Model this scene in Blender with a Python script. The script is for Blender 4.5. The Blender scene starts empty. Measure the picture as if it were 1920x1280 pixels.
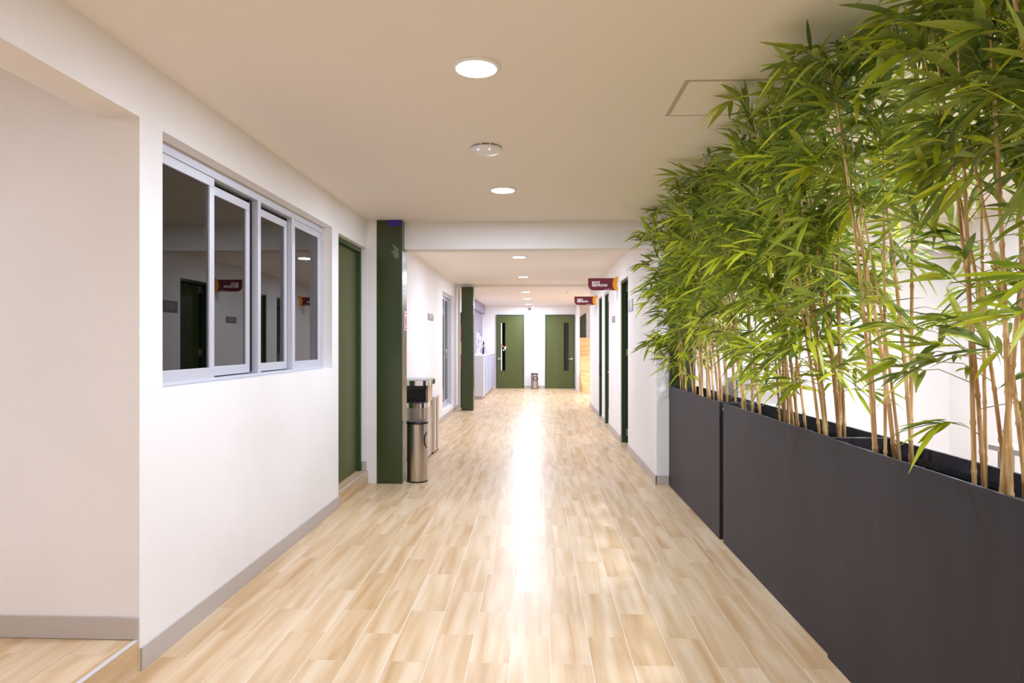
import bpy, math, random
from mathutils import Vector, Matrix
from math import sin, cos, pi, radians as R

S = bpy.context.scene
C = S.collection

# ------------------------------------------------------------------ camera
F_PX, W_PX = 1220.0, 1920.0
cam_d = bpy.data.cameras.new('camera')
cam_d.sensor_fit = 'HORIZONTAL'; cam_d.sensor_width = 36.0
cam_d.lens = 36.0 * F_PX / W_PX
cam_d.shift_y = 3.3 / W_PX
cam_d.clip_start = 0.02; cam_d.clip_end = 100
cam = bpy.data.objects.new('camera', cam_d); C.objects.link(cam)
cam.location = (0, 0, 1.555)
cam.rotation_euler = (R(90), 0, math.atan(46.5 / F_PX))
S.camera = cam

# ------------------------------------------------------------------ world, exposure
w = bpy.data.worlds.new('world'); S.world = w; w.use_nodes = True
w.node_tree.nodes['Background'].inputs[0].default_value = (0.9, 0.9, 1.0, 1)
w.node_tree.nodes['Background'].inputs[1].default_value = 0.02
S.view_settings.view_transform = 'Standard'
S.view_settings.look = 'None'
S.view_settings.exposure = 0.60
S.view_settings.gamma = 1.0
S.view_settings.use_curve_mapping = False
S.cycles.max_bounces = 14
S.cycles.diffuse_bounces = 8
S.cycles.glossy_bounces = 5
S.cycles.transmission_bounces = 8
S.cycles.transparent_max_bounces = 12
S.cycles.sample_clamp_indirect = 6.0

LAMP_COL = (0.84, 0.94, 1.16)
LAMP_W = 36.0

# ------------------------------------------------------------------ materials
def lin(c):
    return tuple(((v / 255) / 12.92 if v / 255 <= 0.04045 else ((v / 255 + 0.055) / 1.055) ** 2.4) for v in c) + (1,)

def mat(name, col, rough=0.5, metal=0.0, spec=0.5, bump=None, noise=None, coat=0.0, emit=None):
    m = bpy.data.materials.new(name); m.use_nodes = True
    nt = m.node_tree; b = nt.nodes['Principled BSDF']
    b.inputs['Base Color'].default_value = lin(col)
    b.inputs['Roughness'].default_value = rough
    b.inputs['Metallic'].default_value = metal
    b.inputs['Specular IOR Level'].default_value = spec
    b.inputs['Coat Weight'].default_value = coat
    if emit:
        b.inputs['Emission Color'].default_value = lin(emit[0]); b.inputs['Emission Strength'].default_value = emit[1]
    tc = nt.nodes.new('ShaderNodeTexCoord')
    if noise:      # (scale vec, colour b, amount)
        mp = nt.nodes.new('ShaderNodeMapping'); mp.inputs['Scale'].default_value = noise[0]
        nz = nt.nodes.new('ShaderNodeTexNoise'); nz.inputs['Scale'].default_value = 1.0
        nz.inputs['Detail'].default_value = 4.0
        rp = nt.nodes.new('ShaderNodeValToRGB')
        rp.color_ramp.elements[0].position = 0.38; rp.color_ramp.elements[0].color = lin(col)
        rp.color_ramp.elements[1].position = 0.66; rp.color_ramp.elements[1].color = lin(noise[1])
        nt.links.new(tc.outputs['Object'], mp.inputs[0]); nt.links.new(mp.outputs[0], nz.inputs[0])
        nt.links.new(nz.outputs[0], rp.inputs[0]); nt.links.new(rp.outputs[0], b.inputs['Base Color'])
    if bump:       # (scale, strength, distance)
        nz = nt.nodes.new('ShaderNodeTexNoise'); nz.inputs['Scale'].default_value = bump[0]
        nz.inputs['Detail'].default_value = 5.0
        bp = nt.nodes.new('ShaderNodeBump'); bp.inputs['Strength'].default_value = bump[1]
        bp.inputs['Distance'].default_value = bump[2]
        nt.links.new(tc.outputs['Object'], nz.inputs[0]); nt.links.new(nz.outputs[0], bp.inputs['Height'])
        nt.links.new(bp.outputs[0], b.inputs['Normal'])
    return m

M = {}
M['wall'] = mat('white_plaster', (238, 235, 233), 0.75, bump=(55, 0.22, 0.004), noise=((1.2, 1.2, 1.2), (232, 229, 226)))
M['ceiling'] = mat('ceiling_paint', (238, 231, 224), 0.85, bump=(8, 0.08, 0.01))
M['lilac'] = mat('lilac_paint', (158, 151, 170), 0.8)
M['base'] = mat('grey_beige_skirting', (187, 178, 170), 0.45)
M['green'] = mat('dark_green_enamel', (54, 64, 32), 0.22, bump=(30, 0.04, 0.002))
M['green_door'] = mat('olive_green_door_paint', (80, 86, 38), 0.38, bump=(20, 0.03, 0.002))
M['green_dk'] = mat('deep_green_frame', (52, 74, 46), 0.3)
M['alu'] = mat('satin_aluminium', (205, 206, 214), 0.42, 0.35)
M['alu_dk'] = mat('grey_aluminium_channel', (150, 152, 158), 0.4, 0.5)
M['steel'] = mat('brushed_steel', (190, 182, 174), 0.24, 1.0, bump=None)
M['black'] = mat('black_plastic', (26, 26, 29), 0.35)
M['gap'] = mat('rubber_black', (10, 10, 11), 0.6)
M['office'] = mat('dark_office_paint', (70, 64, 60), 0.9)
M['pinkish'] = mat('faded_red_label', (200, 128, 118), 0.5)
M['backing'] = mat('grey_green_dim_room', (150, 166, 156), 0.9)
M['planter_in'] = mat('black_metal_liner', (28, 29, 31), 0.45)
M['cane_pot'] = mat('black_pot_plastic', (22, 22, 23), 0.4)
M['soil'] = mat('dark_potting_moss', (52, 56, 30), 0.95, noise=((60, 60, 60), (30, 26, 20)))
M['white'] = mat('white_laminate', (236, 236, 240), 0.45)
M['whitegrey'] = mat('grey_white_laminate', (203, 200, 200), 0.5)
M['lav'] = mat('lavender_locker_door', (116, 118, 178), 0.45)
M['maroon'] = mat('maroon_sign_face', (112, 36, 48), 0.4)
M['orange'] = mat('orange_sign_paint', (246, 168, 30), 0.4)
M['signwhite'] = mat('sign_white', (245, 243, 244), 0.4)
M['red'] = mat('red_print', (214, 44, 52), 0.4)
M['yellow'] = mat('yellow_print', (232, 222, 60), 0.4)
M['blue'] = mat('blue_violet_tape', (58, 28, 150), 0.3)
M['cleartape'] = mat('cloudy_tape', (108, 112, 92), 0.25)
M['plate'] = mat('taupe_metal_plate', (128, 118, 116), 0.35, 0.3)
M['nickel'] = mat('satin_nickel', (214, 208, 196), 0.3, 0.8)
M['chrome'] = mat('polished_chrome', (226, 224, 222), 0.08, 1.0)
M['wood'] = mat('pale_plywood', (240, 205, 150), 0.5, noise=((3, 3, 22), (222, 176, 112)))
M['copper'] = mat('copper_ribbon', (196, 110, 60), 0.4)
M['pink'] = mat('pink_edge', (216, 150, 186), 0.5)
M['grey'] = mat('grey_casing', (178, 172, 166), 0.5)
M['branch'] = mat('yellow_green_twig', (150, 142, 50), 0.5)
M['frame_lamp'] = mat('lamp_trim_white', (240, 240, 240), 0.4)
M['diff'] = mat('lit_diffuser', (255, 255, 255), 0.5, emit=((255, 250, 246), 9.0))
M['blueled'] = mat('blue_status_light', (120, 110, 255), 0.5, emit=((150, 140, 255), 3.0))
M['cane_d'] = None

def nodes(m): return m.node_tree.nodes, m.node_tree.links, m.node_tree.nodes['Principled BSDF']

# floor: 20 x 60 cm wood-look tiles in running bond along the corridor
def floor_mat(name, axis='y'):
    m = mat(name, (220, 190, 150), 0.24, spec=0.3)
    N, L, b = nodes(m)
    def nn(t, **k):
        n = N.new(t)
        for a, v in k.items(): setattr(n, a, v)
        return n
    def math_(op, a, c=None):
        n = nn('ShaderNodeMath', operation=op)
        for i, v in enumerate((a, c)):
            if v is None: continue
            if isinstance(v, (int, float)): n.inputs[i].default_value = v
            else: L.new(v, n.inputs[i])
        return n.outputs[0]
    tc = nn('ShaderNodeTexCoord'); sp = nn('ShaderNodeSeparateXYZ'); L.new(tc.outputs['Object'], sp.inputs[0])
    if axis == 'y': a, c = sp.outputs[1], sp.outputs[0]
    else: a, c = sp.outputs[1], sp.outputs[2]
    u = math_('ADD', a, 0.14); v = math_('SUBTRACT', c, 0.067 if axis == 'y' else 0.0)
    cb = nn('ShaderNodeCombineXYZ'); L.new(u, cb.inputs[0]); L.new(v, cb.inputs[1])
    br = nn('ShaderNodeTexBrick', offset=0.5, offset_frequency=2)
    br.inputs['Scale'].default_value = 1.0; br.inputs['Brick Width'].default_value = 0.6
    br.inputs['Row Height'].default_value = 0.2; br.inputs['Mortar Size'].default_value = 0.0016
    br.inputs['Mortar Smooth'].default_value = 0.3; br.inputs['Bias'].default_value = 0.0
    br.inputs['Color1'].default_value = (0, 0, 0, 1); br.inputs['Color2'].default_value = (1, 1, 1, 1)
    br.inputs['Mortar'].default_value = (0.5, 0.5, 0.5, 1)
    L.new(cb.outputs[0], br.inputs['Vector'])
    rnd = nn('ShaderNodeSeparateColor'); L.new(br.outputs['Color'], rnd.inputs[0]); rv = rnd.outputs[0]
    def grain(su, sv, det, off):
        c2 = nn('ShaderNodeCombineXYZ')
        L.new(math_('MULTIPLY', u, su), c2.inputs[0]); L.new(math_('MULTIPLY', v, sv), c2.inputs[1])
        L.new(math_('MULTIPLY', rv, off), c2.inputs[2])
        nz = nn('ShaderNodeTexNoise'); nz.inputs['Scale'].default_value = 1.0; nz.inputs['Detail'].default_value = det
        nz.inputs['Distortion'].default_value = 0.4
        L.new(c2.outputs[0], nz.inputs[0]); return nz.outputs[0]
    g1 = grain(1.1, 14, 1, 37.0); g2 = grain(4, 100, 2, 91.0)
    t = math_('ADD', math_('MULTIPLY', g1, 0.9), math_('MULTIPLY', g2, 0.24))
    t = math_('ADD', t, math_('MULTIPLY', rv, 0.12))
    rp = nn('ShaderNodeValToRGB'); e = rp.color_ramp.elements
    e[0].position = 0.30; e[0].color = lin((175, 139, 97)); e[1].position = 0.86; e[1].color = lin((214, 192, 160))
    k = e.new(0.57); k.color = lin((198, 168, 128)); k2 = e.new(0.45); k2.color = lin((189, 156, 113))
    L.new(t, rp.inputs[0])
    mx = nn('ShaderNodeMix', data_type='RGBA'); L.new(br.outputs['Fac'], mx.inputs[0])
    L.new(rp.outputs[0], mx.inputs[6]); mx.inputs[7].default_value = lin((196, 170, 138))
    # long joints between the rows are filled with pale grout
    fr_ = math_('FRACT', math_('ADD', math_('MULTIPLY', v, 5.0), 0.005)); lm = math_('LESS_THAN', fr_, 0.0105)
    m2 = nn('ShaderNodeMix', data_type='RGBA'); L.new(lm, m2.inputs[0]); L.new(mx.outputs[2], m2.inputs[6]); m2.inputs[7].default_value = lin((236, 224, 208))
    L.new(m2.outputs[2], b.inputs['Base Color'])
    # slightly wavy glaze: gloss varies a little with the grain
    rr = nn('ShaderNodeMapRange'); rr.inputs[3].default_value = 0.27; rr.inputs[4].default_value = 0.43
    L.new(g2, rr.inputs[0]); L.new(rr.outputs[0], b.inputs['Roughness'])
    bp = nn('ShaderNodeBump'); bp.inputs['Strength'].default_value = 0.25; bp.inputs['Distance'].default_value = 0.002
    hh = math_('SUBTRACT', math_('MULTIPLY', g2, 0.15), br.outputs['Fac'])
    L.new(hh, bp.inputs['Height']); L.new(bp.outputs[0], b.inputs['Normal'])
    return m
M['floor'] = floor_mat('wood_look_floor_tile')
M['riser'] = floor_mat('wood_look_riser_tile', 'z')

# planter sheet metal: charcoal with faint pale scuffs and scratches
def planter_mat():
    m = mat('charcoal_powder_coat', (66, 61, 66), 0.5, spec=0.3)
    N, L, b = nodes(m)
    tc = N.new('ShaderNodeTexCoord')
    mp = N.new('ShaderNodeMapping'); mp.inputs['Scale'].default_value = (1.6, 1.6, 0.35); L.new(tc.outputs['Object'], mp.inputs[0])
    nz = N.new('ShaderNodeTexNoise'); nz.inputs['Scale'].default_value = 2.2; nz.inputs['Detail'].default_value = 3; L.new(mp.outputs[0], nz.inputs[0])
    rp = N.new('ShaderNodeValToRGB'); rp.color_ramp.elements[0].position = .35; rp.color_ramp.elements[0].color = lin((40, 37, 42))
    rp.color_ramp.elements[1].position = .7; rp.color_ramp.elements[1].color = lin((48, 45, 50)); L.new(nz.outputs[0], rp.inputs[0])
    # scratches: thin contour lines of a big distorted noise, broken by another noise
    n2 = N.new('ShaderNodeTexNoise'); n2.inputs['Scale'].default_value = 2.6; n2.inputs['Detail'].default_value = 1; n2.inputs['Distortion'].default_value = 1.5
    L.new(tc.outputs['Object'], n2.inputs[0])
    def mt(op, a, c):
        n = N.new('ShaderNodeMath'); n.operation = op
        for i, v in enumerate((a, c)):
            if isinstance(v, (int, float)): n.inputs[i].default_value = v
            else: L.new(v, n.inputs[i])
        return n.outputs[0]
    d = mt('ABSOLUTE', mt('SUBTRACT', n2.outputs[0], 0.53), 0); ln = mt('LESS_THAN', d, 0.0009)
    n3 = N.new('ShaderNodeTexNoise'); n3.inputs['Scale'].default_value = 6.5; L.new(tc.outputs['Object'], n3.inputs[0])
    k = mt('MULTIPLY', ln, mt('GREATER_THAN', n3.outputs[0], 0.60)); k = mt('MULTIPLY', k, 0.35)
    mx = N.new('ShaderNodeMix'); mx.data_type = 'RGBA'; L.new(k, mx.inputs[0]); L.new(rp.outputs[0], mx.inputs[6]); mx.inputs[7].default_value = lin((150, 142, 144))
    L.new(mx.outputs[2], b.inputs['Base Color'])
    return m
M['planter'] = planter_mat()

def steel_mat():
    m = mat('vertical_brushed_steel', (196, 188, 180), 0.27, 1.0)
    N, L, b = nodes(m)
    tc = N.new('ShaderNodeTexCoord'); mp = N.new('ShaderNodeMapping'); mp.inputs['Scale'].default_value = (180, 180, 1.5)
    nz = N.new('ShaderNodeTexNoise'); nz.inputs['Scale'].default_value = 1.0
    bp = N.new('ShaderNodeBump'); bp.inputs['Strength'].default_value = 0.12; bp.inputs['Distance'].default_value = 0.001
    L.new(tc.outputs['Object'], mp.inputs[0]); L.new(mp.outputs[0], nz.inputs[0]); L.new(nz.outputs[0], bp.inputs['Height']); L.new(bp.outputs[0], b.inputs['Normal'])
    return m
M['steel'] = steel_mat()

def glass_mat(name, tint, ior, f=1.0, rough=0.0):
    m = bpy.data.materials.new(name); m.use_nodes = True; nt = m.node_tree; nt.nodes.clear()
    o = nt.nodes.new('ShaderNodeOutputMaterial'); mx = nt.nodes.new('ShaderNodeMixShader')
    tr = nt.nodes.new('ShaderNodeBsdfTransparent'); tr.inputs[0].default_value = lin(tint)
    gl = nt.nodes.new('ShaderNodeBsdfGlossy'); gl.inputs['Roughness'].default_value = rough
    fr = nt.nodes.new('ShaderNodeFresnel'); fr.inputs[0].default_value = ior
    nt.links.new(fr.outputs[0], mx.inputs[0]); nt.links.new(tr.outputs[0], mx.inputs[1]); nt.links.new(gl.outputs[0], mx.inputs[2])
    nt.links.new(mx.outputs[0], o.inputs[0]); return m
M['glass'] = glass_mat('tinted_window_glass', (150, 146, 142), 2.05)
M['glass_door'] = glass_mat('door_vision_glass', (150, 160, 150), 1.5)
M['clear'] = glass_mat('clear_glass', (235, 238, 240), 1.45)

def leaf_mat(name, cols, back, trans=0.35):
    m = bpy.data.materials.new(name); m.use_nodes = True; nt = m.node_tree; N = nt.nodes; L = nt.links
    b = N['Principled BSDF']; b.inputs['Roughness'].default_value = 0.42; b.inputs['Specular IOR Level'].default_value = 0.35
    ge = N.new('ShaderNodeNewGeometry'); rp = N.new('ShaderNodeValToRGB')
    rp.color_ramp.elements[0].color = lin(cols[0]); rp.color_ramp.elements[1].color = lin(cols[-1])
    for i, c in enumerate(cols[1:-1]):
        e = rp.color_ramp.elements.new((i + 1) / (len(cols) - 1)); e.color = lin(c)
    L.new(ge.outputs['Random Per Island'], rp.inputs[0])
    mx = N.new('ShaderNodeMix'); mx.data_type = 'RGBA'; mx.inputs[7].default_value = lin(back)
    mm = N.new('ShaderNodeMath'); mm.operation = 'MULTIPLY'; mm.inputs[1].default_value = 0.55
    L.new(ge.outputs['Backfacing'], mm.inputs[0]); L.new(mm.outputs[0], mx.inputs[0]); L.new(rp.outputs[0], mx.inputs[6])
    L.new(mx.outputs[2], b.inputs['Base Color'])
    tl = N.new('ShaderNodeBsdfTranslucent'); L.new(mx.outputs[2], tl.inputs[0])
    ms = N.new('ShaderNodeMixShader'); ms.inputs[0].default_value = trans
    L.new(b.outputs[0], ms.inputs[1]); L.new(tl.outputs[0], ms.inputs[2]); L.new(ms.outputs[0], N['Material Output'].inputs[0])
    return m
M['leaf'] = leaf_mat('bamboo_leaf', [(74, 100, 40), (144, 162, 32), (190, 202, 44), (212, 216, 66), (168, 178, 40), (98, 118, 44)], (100, 118, 72))

def cane_mat():
    m = mat('tan_bamboo_cane', (206, 168, 108), 0.4)
    N, L, b = nodes(m)
    tc = N.new('ShaderNodeTexCoord'); mp = N.new('ShaderNodeMapping'); mp.inputs['Scale'].default_value = (30, 30, 5)
    nz = N.new('ShaderNodeTexNoise'); nz.inputs['Scale'].default_value = 1.0; nz.inputs['Detail'].default_value = 3
    rp = N.new('ShaderNodeValToRGB'); e = rp.color_ramp.elements
    e[0].position = .32; e[0].color = lin((158, 116, 62)); e[1].position = .6; e[1].color = lin((214, 178, 122))
    L.new(tc.outputs['Object'], mp.inputs[0]); L.new(mp.outputs[0], nz.inputs[0]); L.new(nz.outputs[0], rp.inputs[0]); L.new(rp.outputs[0], b.inputs['Base Color'])
    return m
M['cane'] = cane_mat()

def mural_mat():
    m = mat('mural_print', (240, 226, 222), 0.6)
    N, L, b = nodes(m)
    tc = N.new('ShaderNodeTexCoord'); n = N.new('ShaderNodeTexNoise'); n.inputs['Scale'].default_value = 7; n.inputs['Distortion'].default_value = 2.5
    L.new(tc.outputs['Object'], n.inputs[0])
    rp = N.new('ShaderNodeValToRGB'); e = rp.color_ramp.elements; e[0].position = .485; e[0].color = lin((246, 240, 240)); e[1].position = .515; e[1].color = lin((246, 240, 240))
    k = e.new(.495); k.color = lin((160, 140, 180)); k = e.new(.505); k.color = lin((130, 130, 190))
    L.new(n.outputs[0], rp.inputs[0]); L.new(rp.outputs[0], b.inputs['Base Color']); return m
M['mural'] = mural_mat()

# ------------------------------------------------------------------ mesh helpers
def wloc(o):
    v = Vector((0, 0, 0))
    while o: v += o.location; o = o.parent
    return v

class MB:
    def __init__(s): s.v = []; s.f = []; s.sm = []; s.mi = []
    def add(s, vs, fs, smooth=False, mi=0):
        n = len(s.v); s.v += [tuple(v) for v in vs]
        for f in fs: s.f.append(tuple(i + n for i in f)); s.sm.append(smooth); s.mi.append(mi)
        return s
    def box(s, x0, x1, y0, y1, z0, z1, mi=0):
        vs = [(x, y, z) for z in (z0, z1) for y in (y0, y1) for x in (x0, x1)]
        return s.add(vs, [(0, 2, 3, 1), (4, 5, 7, 6), (0, 1, 5, 4), (2, 6, 7, 3), (0, 4, 6, 2), (1, 3, 7, 5)], False, mi)
    def lathe(s, cx, cy, prof, seg=32, a0=0.0, a1=2 * pi, smooth=True, mi=0, sx=1, sy=1):
        full = abs(a1 - a0 - 2 * pi) < 1e-6; n = seg if full else seg + 1
        vs = []
        for r, z in prof:
            for i in range(n):
                a = a0 + (a1 - a0) * i / seg; vs.append((cx + r * cos(a) * sx, cy + r * sin(a) * sy, z))
        fs = []
        for j in range(len(prof) - 1):
            for i in range(seg):
                k = (i + 1) % n; fs.append((j * n + i, j * n + k, (j + 1) * n + k, (j + 1) * n + i))
        s.add(vs, fs, smooth, mi)
        for j, flip in ((0, True), (len(prof) - 1, False)):
            if prof[j][0] > 1e-5:
                ring = [j * n + i for i in range(n)]
                if flip: ring.reverse()
                s.add([vs[i] for i in ring], [tuple(range(n))], False, mi)
        return s
    def tube(s, pts, rad, seg=8, cap=True, smooth=True, mi=0):
        pts = [Vector(p) for p in pts]; n = len(pts)
        rs = rad if isinstance(rad, (list, tuple)) else [rad] * n
        vs = []; up = None
        for i, p in enumerate(pts):
            d = (pts[min(i + 1, n - 1)] - pts[max(i - 1, 0)])
            if d.length < 1e-9: d = Vector((0, 0, 1))
            d.normalize()
            if up is None:
                up = d.orthogonal().normalized()
            else:
                up = (up - d * up.dot(d));
                up = up.normalized() if up.length > 1e-6 else d.orthogonal().normalized()
            q = d.cross(up)
            for k in range(seg):
                a = 2 * pi * k / seg; vs.append(p + (up * cos(a) + q * sin(a)) * rs[i])
        fs = [(j * seg + k, j * seg + (k + 1) % seg, (j + 1) * seg + (k + 1) % seg, (j + 1) * seg + k) for j in range(n - 1) for k in range(seg)]
        if cap: fs += [tuple(reversed(range(seg))), tuple((n - 1) * seg + k for k in range(seg))]
        return s.add(vs, fs, smooth, mi)
    def prism(s, pts2, lo, hi, plane='xz', mi=0, smooth=False):
        n = len(pts2)
        def P(p, h):
            return {'xz': (p[0], h, p[1]), 'xy': (p[0], p[1], h), 'yz': (h, p[0], p[1])}[plane]
        vs = [P(p, lo) for p in pts2] + [P(p, hi) for p in pts2]
        fs = [tuple(range(n)), tuple(reversed(range(n, 2 * n)))]
        s.add(vs, fs, False, mi)
        s.add(vs, [(i, i + n, (i + 1) % n + n, (i + 1) % n) for i in range(n)], smooth, mi)
        return s
    def build(s, name, m, parent=None, bevel=0.0, recalc=True):
        o_ = wloc(parent) if parent else Vector((0, 0, 0))
        me = bpy.data.meshes.new(name)
        me.from_pydata([(v[0] - o_.x, v[1] - o_.y, v[2] - o_.z) for v in s.v], [], s.f)
        me.polygons.foreach_set('use_smooth', s.sm); me.polygons.foreach_set('material_index', s.mi)
        for k in (m if isinstance(m, (list, tuple)) else [m]): me.materials.append(k)
        me.update()
        if recalc:
            import bmesh
            b = bmesh.new(); b.from_mesh(me); bmesh.ops.recalc_face_normals(b, faces=b.faces); b.to_mesh(me); b.free()
        ob = bpy.data.objects.new(name, me); C.objects.link(ob)
        if parent: ob.parent = parent
        if bevel:
            md = ob.modifiers.new('bevel', 'BEVEL'); md.width = bevel; md.segments = 2; md.limit_method = 'ANGLE'; md.angle_limit = R(50)
        return ob

def box(name, m, b, parent=None, bevel=0.0):
    return MB().box(*b).build(name, m, parent, bevel)

def thing(name, loc, label, cat, group=None):
    o = bpy.data.objects.new(name, None); C.objects.link(o); o.location = loc; o.empty_display_size = 0.1
    o['label'] = label; o['category'] = cat
    if group: o['group'] = group
    return o
def tag(o, label, cat, group=None):
    o['label'] = label; o['category'] = cat
    if group: o['group'] = group
    return o
def struct(o):
    o['kind'] = 'structure'; return o
def kids(o): return [c for c in list(C.objects) if c.parent == o]
def copy_tree(o, parent=None, loc=None):
    c = o.copy(); C.objects.link(c); c.parent = parent
    if loc is not None: c.location = loc
    for ch in kids(o): copy_tree(ch, c)
    return c

# ------------------------------------------------------------------ setting
XL, XR = -1.885, 1.32
ZC, ZC2 = 2.92, 2.855
YF = 22.47
T = 0.205
XW = XL - T          # back of the left wall

struct(box('floor', M['floor'], (XW, 4.7, -3, YF + .1, -0.1, 0)))
struct(box('floor_alcove', M['floor'], (-4.6, XL - 0.012, -3, 3.02, 0.0, 0.15)))
struct(box('trim_1', M['riser'], (XL - 0.012, XL - 0.001, -3, 3.02, 0.0, 0.146)))
struct(box('trim_2', M['whitegrey'], (XL - 0.02, XL + 0.001, -3, 3.015, 0.146, 0.1515)))
c_ = MB().box(-4.7, 4.8, -3.1, 15.08, ZC, ZC + .15); c_.box(-4.7, 4.8, 15.08, YF + .2, ZC2, ZC + .15)
struct(c_.build('ceiling', M['ceiling']))

wl = MB()
wl.box(XW, XL, -3, 3.02, 2.63, ZC)
wl.box(XW, XL, 3.02, 3.21, 0, ZC)
wl.box(XW, XL, 3.21, 5.93, 0, 1.323); wl.box(XW, XL, 3.21, 5.93, 2.625, ZC)
wl.box(XW, XL, 5.93, 6.12, 0, ZC)
wl.box(XW, XL, 6.12, 7.16, 2.605, ZC)
wl.box(XW, XL, 7.16, 12.96, 0, ZC)
wl.box(XW, XL, 12.96, 14.76, 0, 0.19); wl.box(XW, XL, 12.96, 14.76, 2.604, ZC)
wl.box(XW, XL, 14.76, 16.3, 0, ZC)
struct(wl.build('wall_left', M['wall']))
struct(box('wall_left_rear', M['lilac'], (XW, XL, 16.3, YF, 0, ZC)))
struct(box('trim_3', M['lilac'], (XL, XL + .095, 16.3, YF, 2.56, ZC2)))
struct(box('trim_4', M['wall'], (XL, -1.776, 7.165, 7.45, 0, ZC), bevel=0.003))
struct(box('wall_alcove', M['wall'], (-4.6, XW, 3.02, 3.12, 0, ZC)))
struct(box('wall_alcove_side', M['wall'], (-4.7, -4.6, -3, 3.12, 0, ZC)))
struct(box('wall_behind', M['wall'], (-4.7, 4.8, -3.1, -3, 0, ZC)))
struct(box('wall_far', M['wall'], (XW, 4.7, YF, YF + .1, 0, ZC2)))
# threshold step under the left green door
struct(box('trim_5', M['riser'], (XL - .012, XL + .012, 6.125, 7.163, 0, 0.139)))
struct(box('trim_6', M['floor'], (XW, XL - .012, 6.125, 7.163, 0, 0.143)))
struct(box('trim_7', M['whitegrey'], (XL - .004, XL + .0145, 6.125, 7.163, 0.1385, 0.1435)))

# cross beam
struct(box('trim_8', M['wall'], (XL, 4.7, 7.28, 7.5, 2.612, ZC)))

wr = MB(); X1 = XR + .135
def seg(y0, y1, z0=0, z1=ZC): wr.box(XR, X1, y0, y1, z0, z1)
seg(7.225, 9.48); seg(9.48, 10.30, 2.53); seg(10.30, 12.0); seg(12.0, 12.75, 2.52); seg(12.75, 13.25); seg(13.25, 13.95, 2.51); seg(13.95, 16.15)
struct(wr.build('wall_right', M['wall']))
struct(box('wall_right_pier', M['wall'], (1.325, 1.40, 21.3, YF, 0, ZC2)))
struct(box('wall_right_room', M['wall'], (X1, 4.7, 7.6, 7.7, 0, ZC)))
struct(box('wall_right_side', M['wall'], (4.7, 4.8, -3, YF, 0, ZC)))
struct(box('wall_right_end', M['wall'], (X1, 4.7, 16.05, 16.15, 0, ZC)))
# dark rooms behind the doors and the window
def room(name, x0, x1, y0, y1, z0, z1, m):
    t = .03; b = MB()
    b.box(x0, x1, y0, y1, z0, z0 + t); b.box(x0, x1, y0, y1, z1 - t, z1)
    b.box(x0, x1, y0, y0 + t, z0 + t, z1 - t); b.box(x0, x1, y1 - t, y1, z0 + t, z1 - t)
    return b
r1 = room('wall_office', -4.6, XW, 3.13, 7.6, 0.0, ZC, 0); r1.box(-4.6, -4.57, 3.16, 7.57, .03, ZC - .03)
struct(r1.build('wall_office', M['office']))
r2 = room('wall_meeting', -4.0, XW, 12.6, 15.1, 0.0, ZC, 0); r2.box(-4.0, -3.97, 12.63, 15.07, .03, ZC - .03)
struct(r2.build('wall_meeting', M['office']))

# skirting boards
def bb(name, *bs):
    b = MB()
    for q in bs: b.box(*q)
    struct(b.build(name, M['base'], bevel=0.002))
bb('baseboard_left', (XL, XL + .012, 3.022, 6.123, 0, .108), (XL, XL + .012, 7.455, 12.9, 0, .10), (XL, XL + .012, 12.9, 15.55, 0, .10), (XL, XL + .012, 16.3, 17.9, 0, .1))
bb('baseboard_alcove', (-4.6, XL - .001, 3.008, 3.02, .152, .256))
bb('baseboard_right', (XR - .012, XR, 7.213, 9.478, 0, .10), (XR - .012, X1 - .002, 7.213, 7.225, 0, .10), (XR - .012, XR, 10.302, 11.998, 0, .10), (XR - .012, XR, 12.752, 13.248, 0, .10), (XR - .012, XR, 13.952, 16.15, 0, .10))
bb('baseboard_far', (-.43, .28, YF - .012, YF, 0, .10), (1.30, 1.325, YF - .012, YF, 0, .10))
bb('baseboard_jamb', (-1.94, XL - .001, 7.148, 7.16, .1445, .245))

# ------------------------------------------------------------------ window 1 (office window on the left wall)
XG = -1.975
win = bpy.data.objects.new('window_1', None); C.objects.link(win); win.location = (XG, 4.57, 1.323); struct(win)
fr = MB()
fr.box(XG - .09, XG, 3.215, 5.925, 2.567, 2.622)            # head track
fr.box(XG - .09, XG + .0, 3.215, 5.925, 1.325, 1.343)       # sill track
fr.box(XG - .09, XG, 5.895, 5.925, 1.343, 2.567); fr.box(XG - .09, XG, 3.215, 3.245, 1.343, 2.567)
fr.build('window_frame', M['alu'], win, bevel=0.0015)
def sash(y0, y1, x, z0, z1, st, top, bot, name='window_sash', st2=None):
    b = MB(); d = .026; st2 = st2 or st
    b.box(x - d, x, y0, y1, z0, z0 + bot); b.box(x - d, x, y0, y1, z1 - top, z1)
    b.box(x - d, x, y0, y0 + st, z0 + bot, z1 - top); b.box(x - d, x, y1 - st2, y1, z0 + bot, z1 - top)
    o = b.build(name, M['alu'], win, bevel=0.002)
    g = MB().box(x - d * .6, x - d * .6 + .005, y0 + st - .004, y1 - st2 + .004, z0 + bot - .004, z1 - top + .004).build('window_pane', M['glass'], o)
    g.location = -o.location * 0
    return o
def fixchild(o): pass
sash(3.245, 3.925, XG - .004, 1.335, 2.565, .055, .055, .073, st2=.058)
sash(3.87, 4.497, XG - .040, 1.350, 2.538, .055, .055, .06)
sash(4.555, 5.185, XG - .040, 1.350, 2.538, .055, .055, .06)
sash(5.238, 5.893, XG - .004, 1.335, 2.565, .022, .055, .073, st2=.07)
MB().box(XG - .075, XG - .001, 4.545, 4.592, 1.343, 2.575).build('mullion', M['alu'], win, bevel=.002)
MB().box(XG - .075, XG - .001, 5.189, 5.236, 1.343, 2.575).build('mullion', M['alu'], win, bevel=.002)
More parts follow.
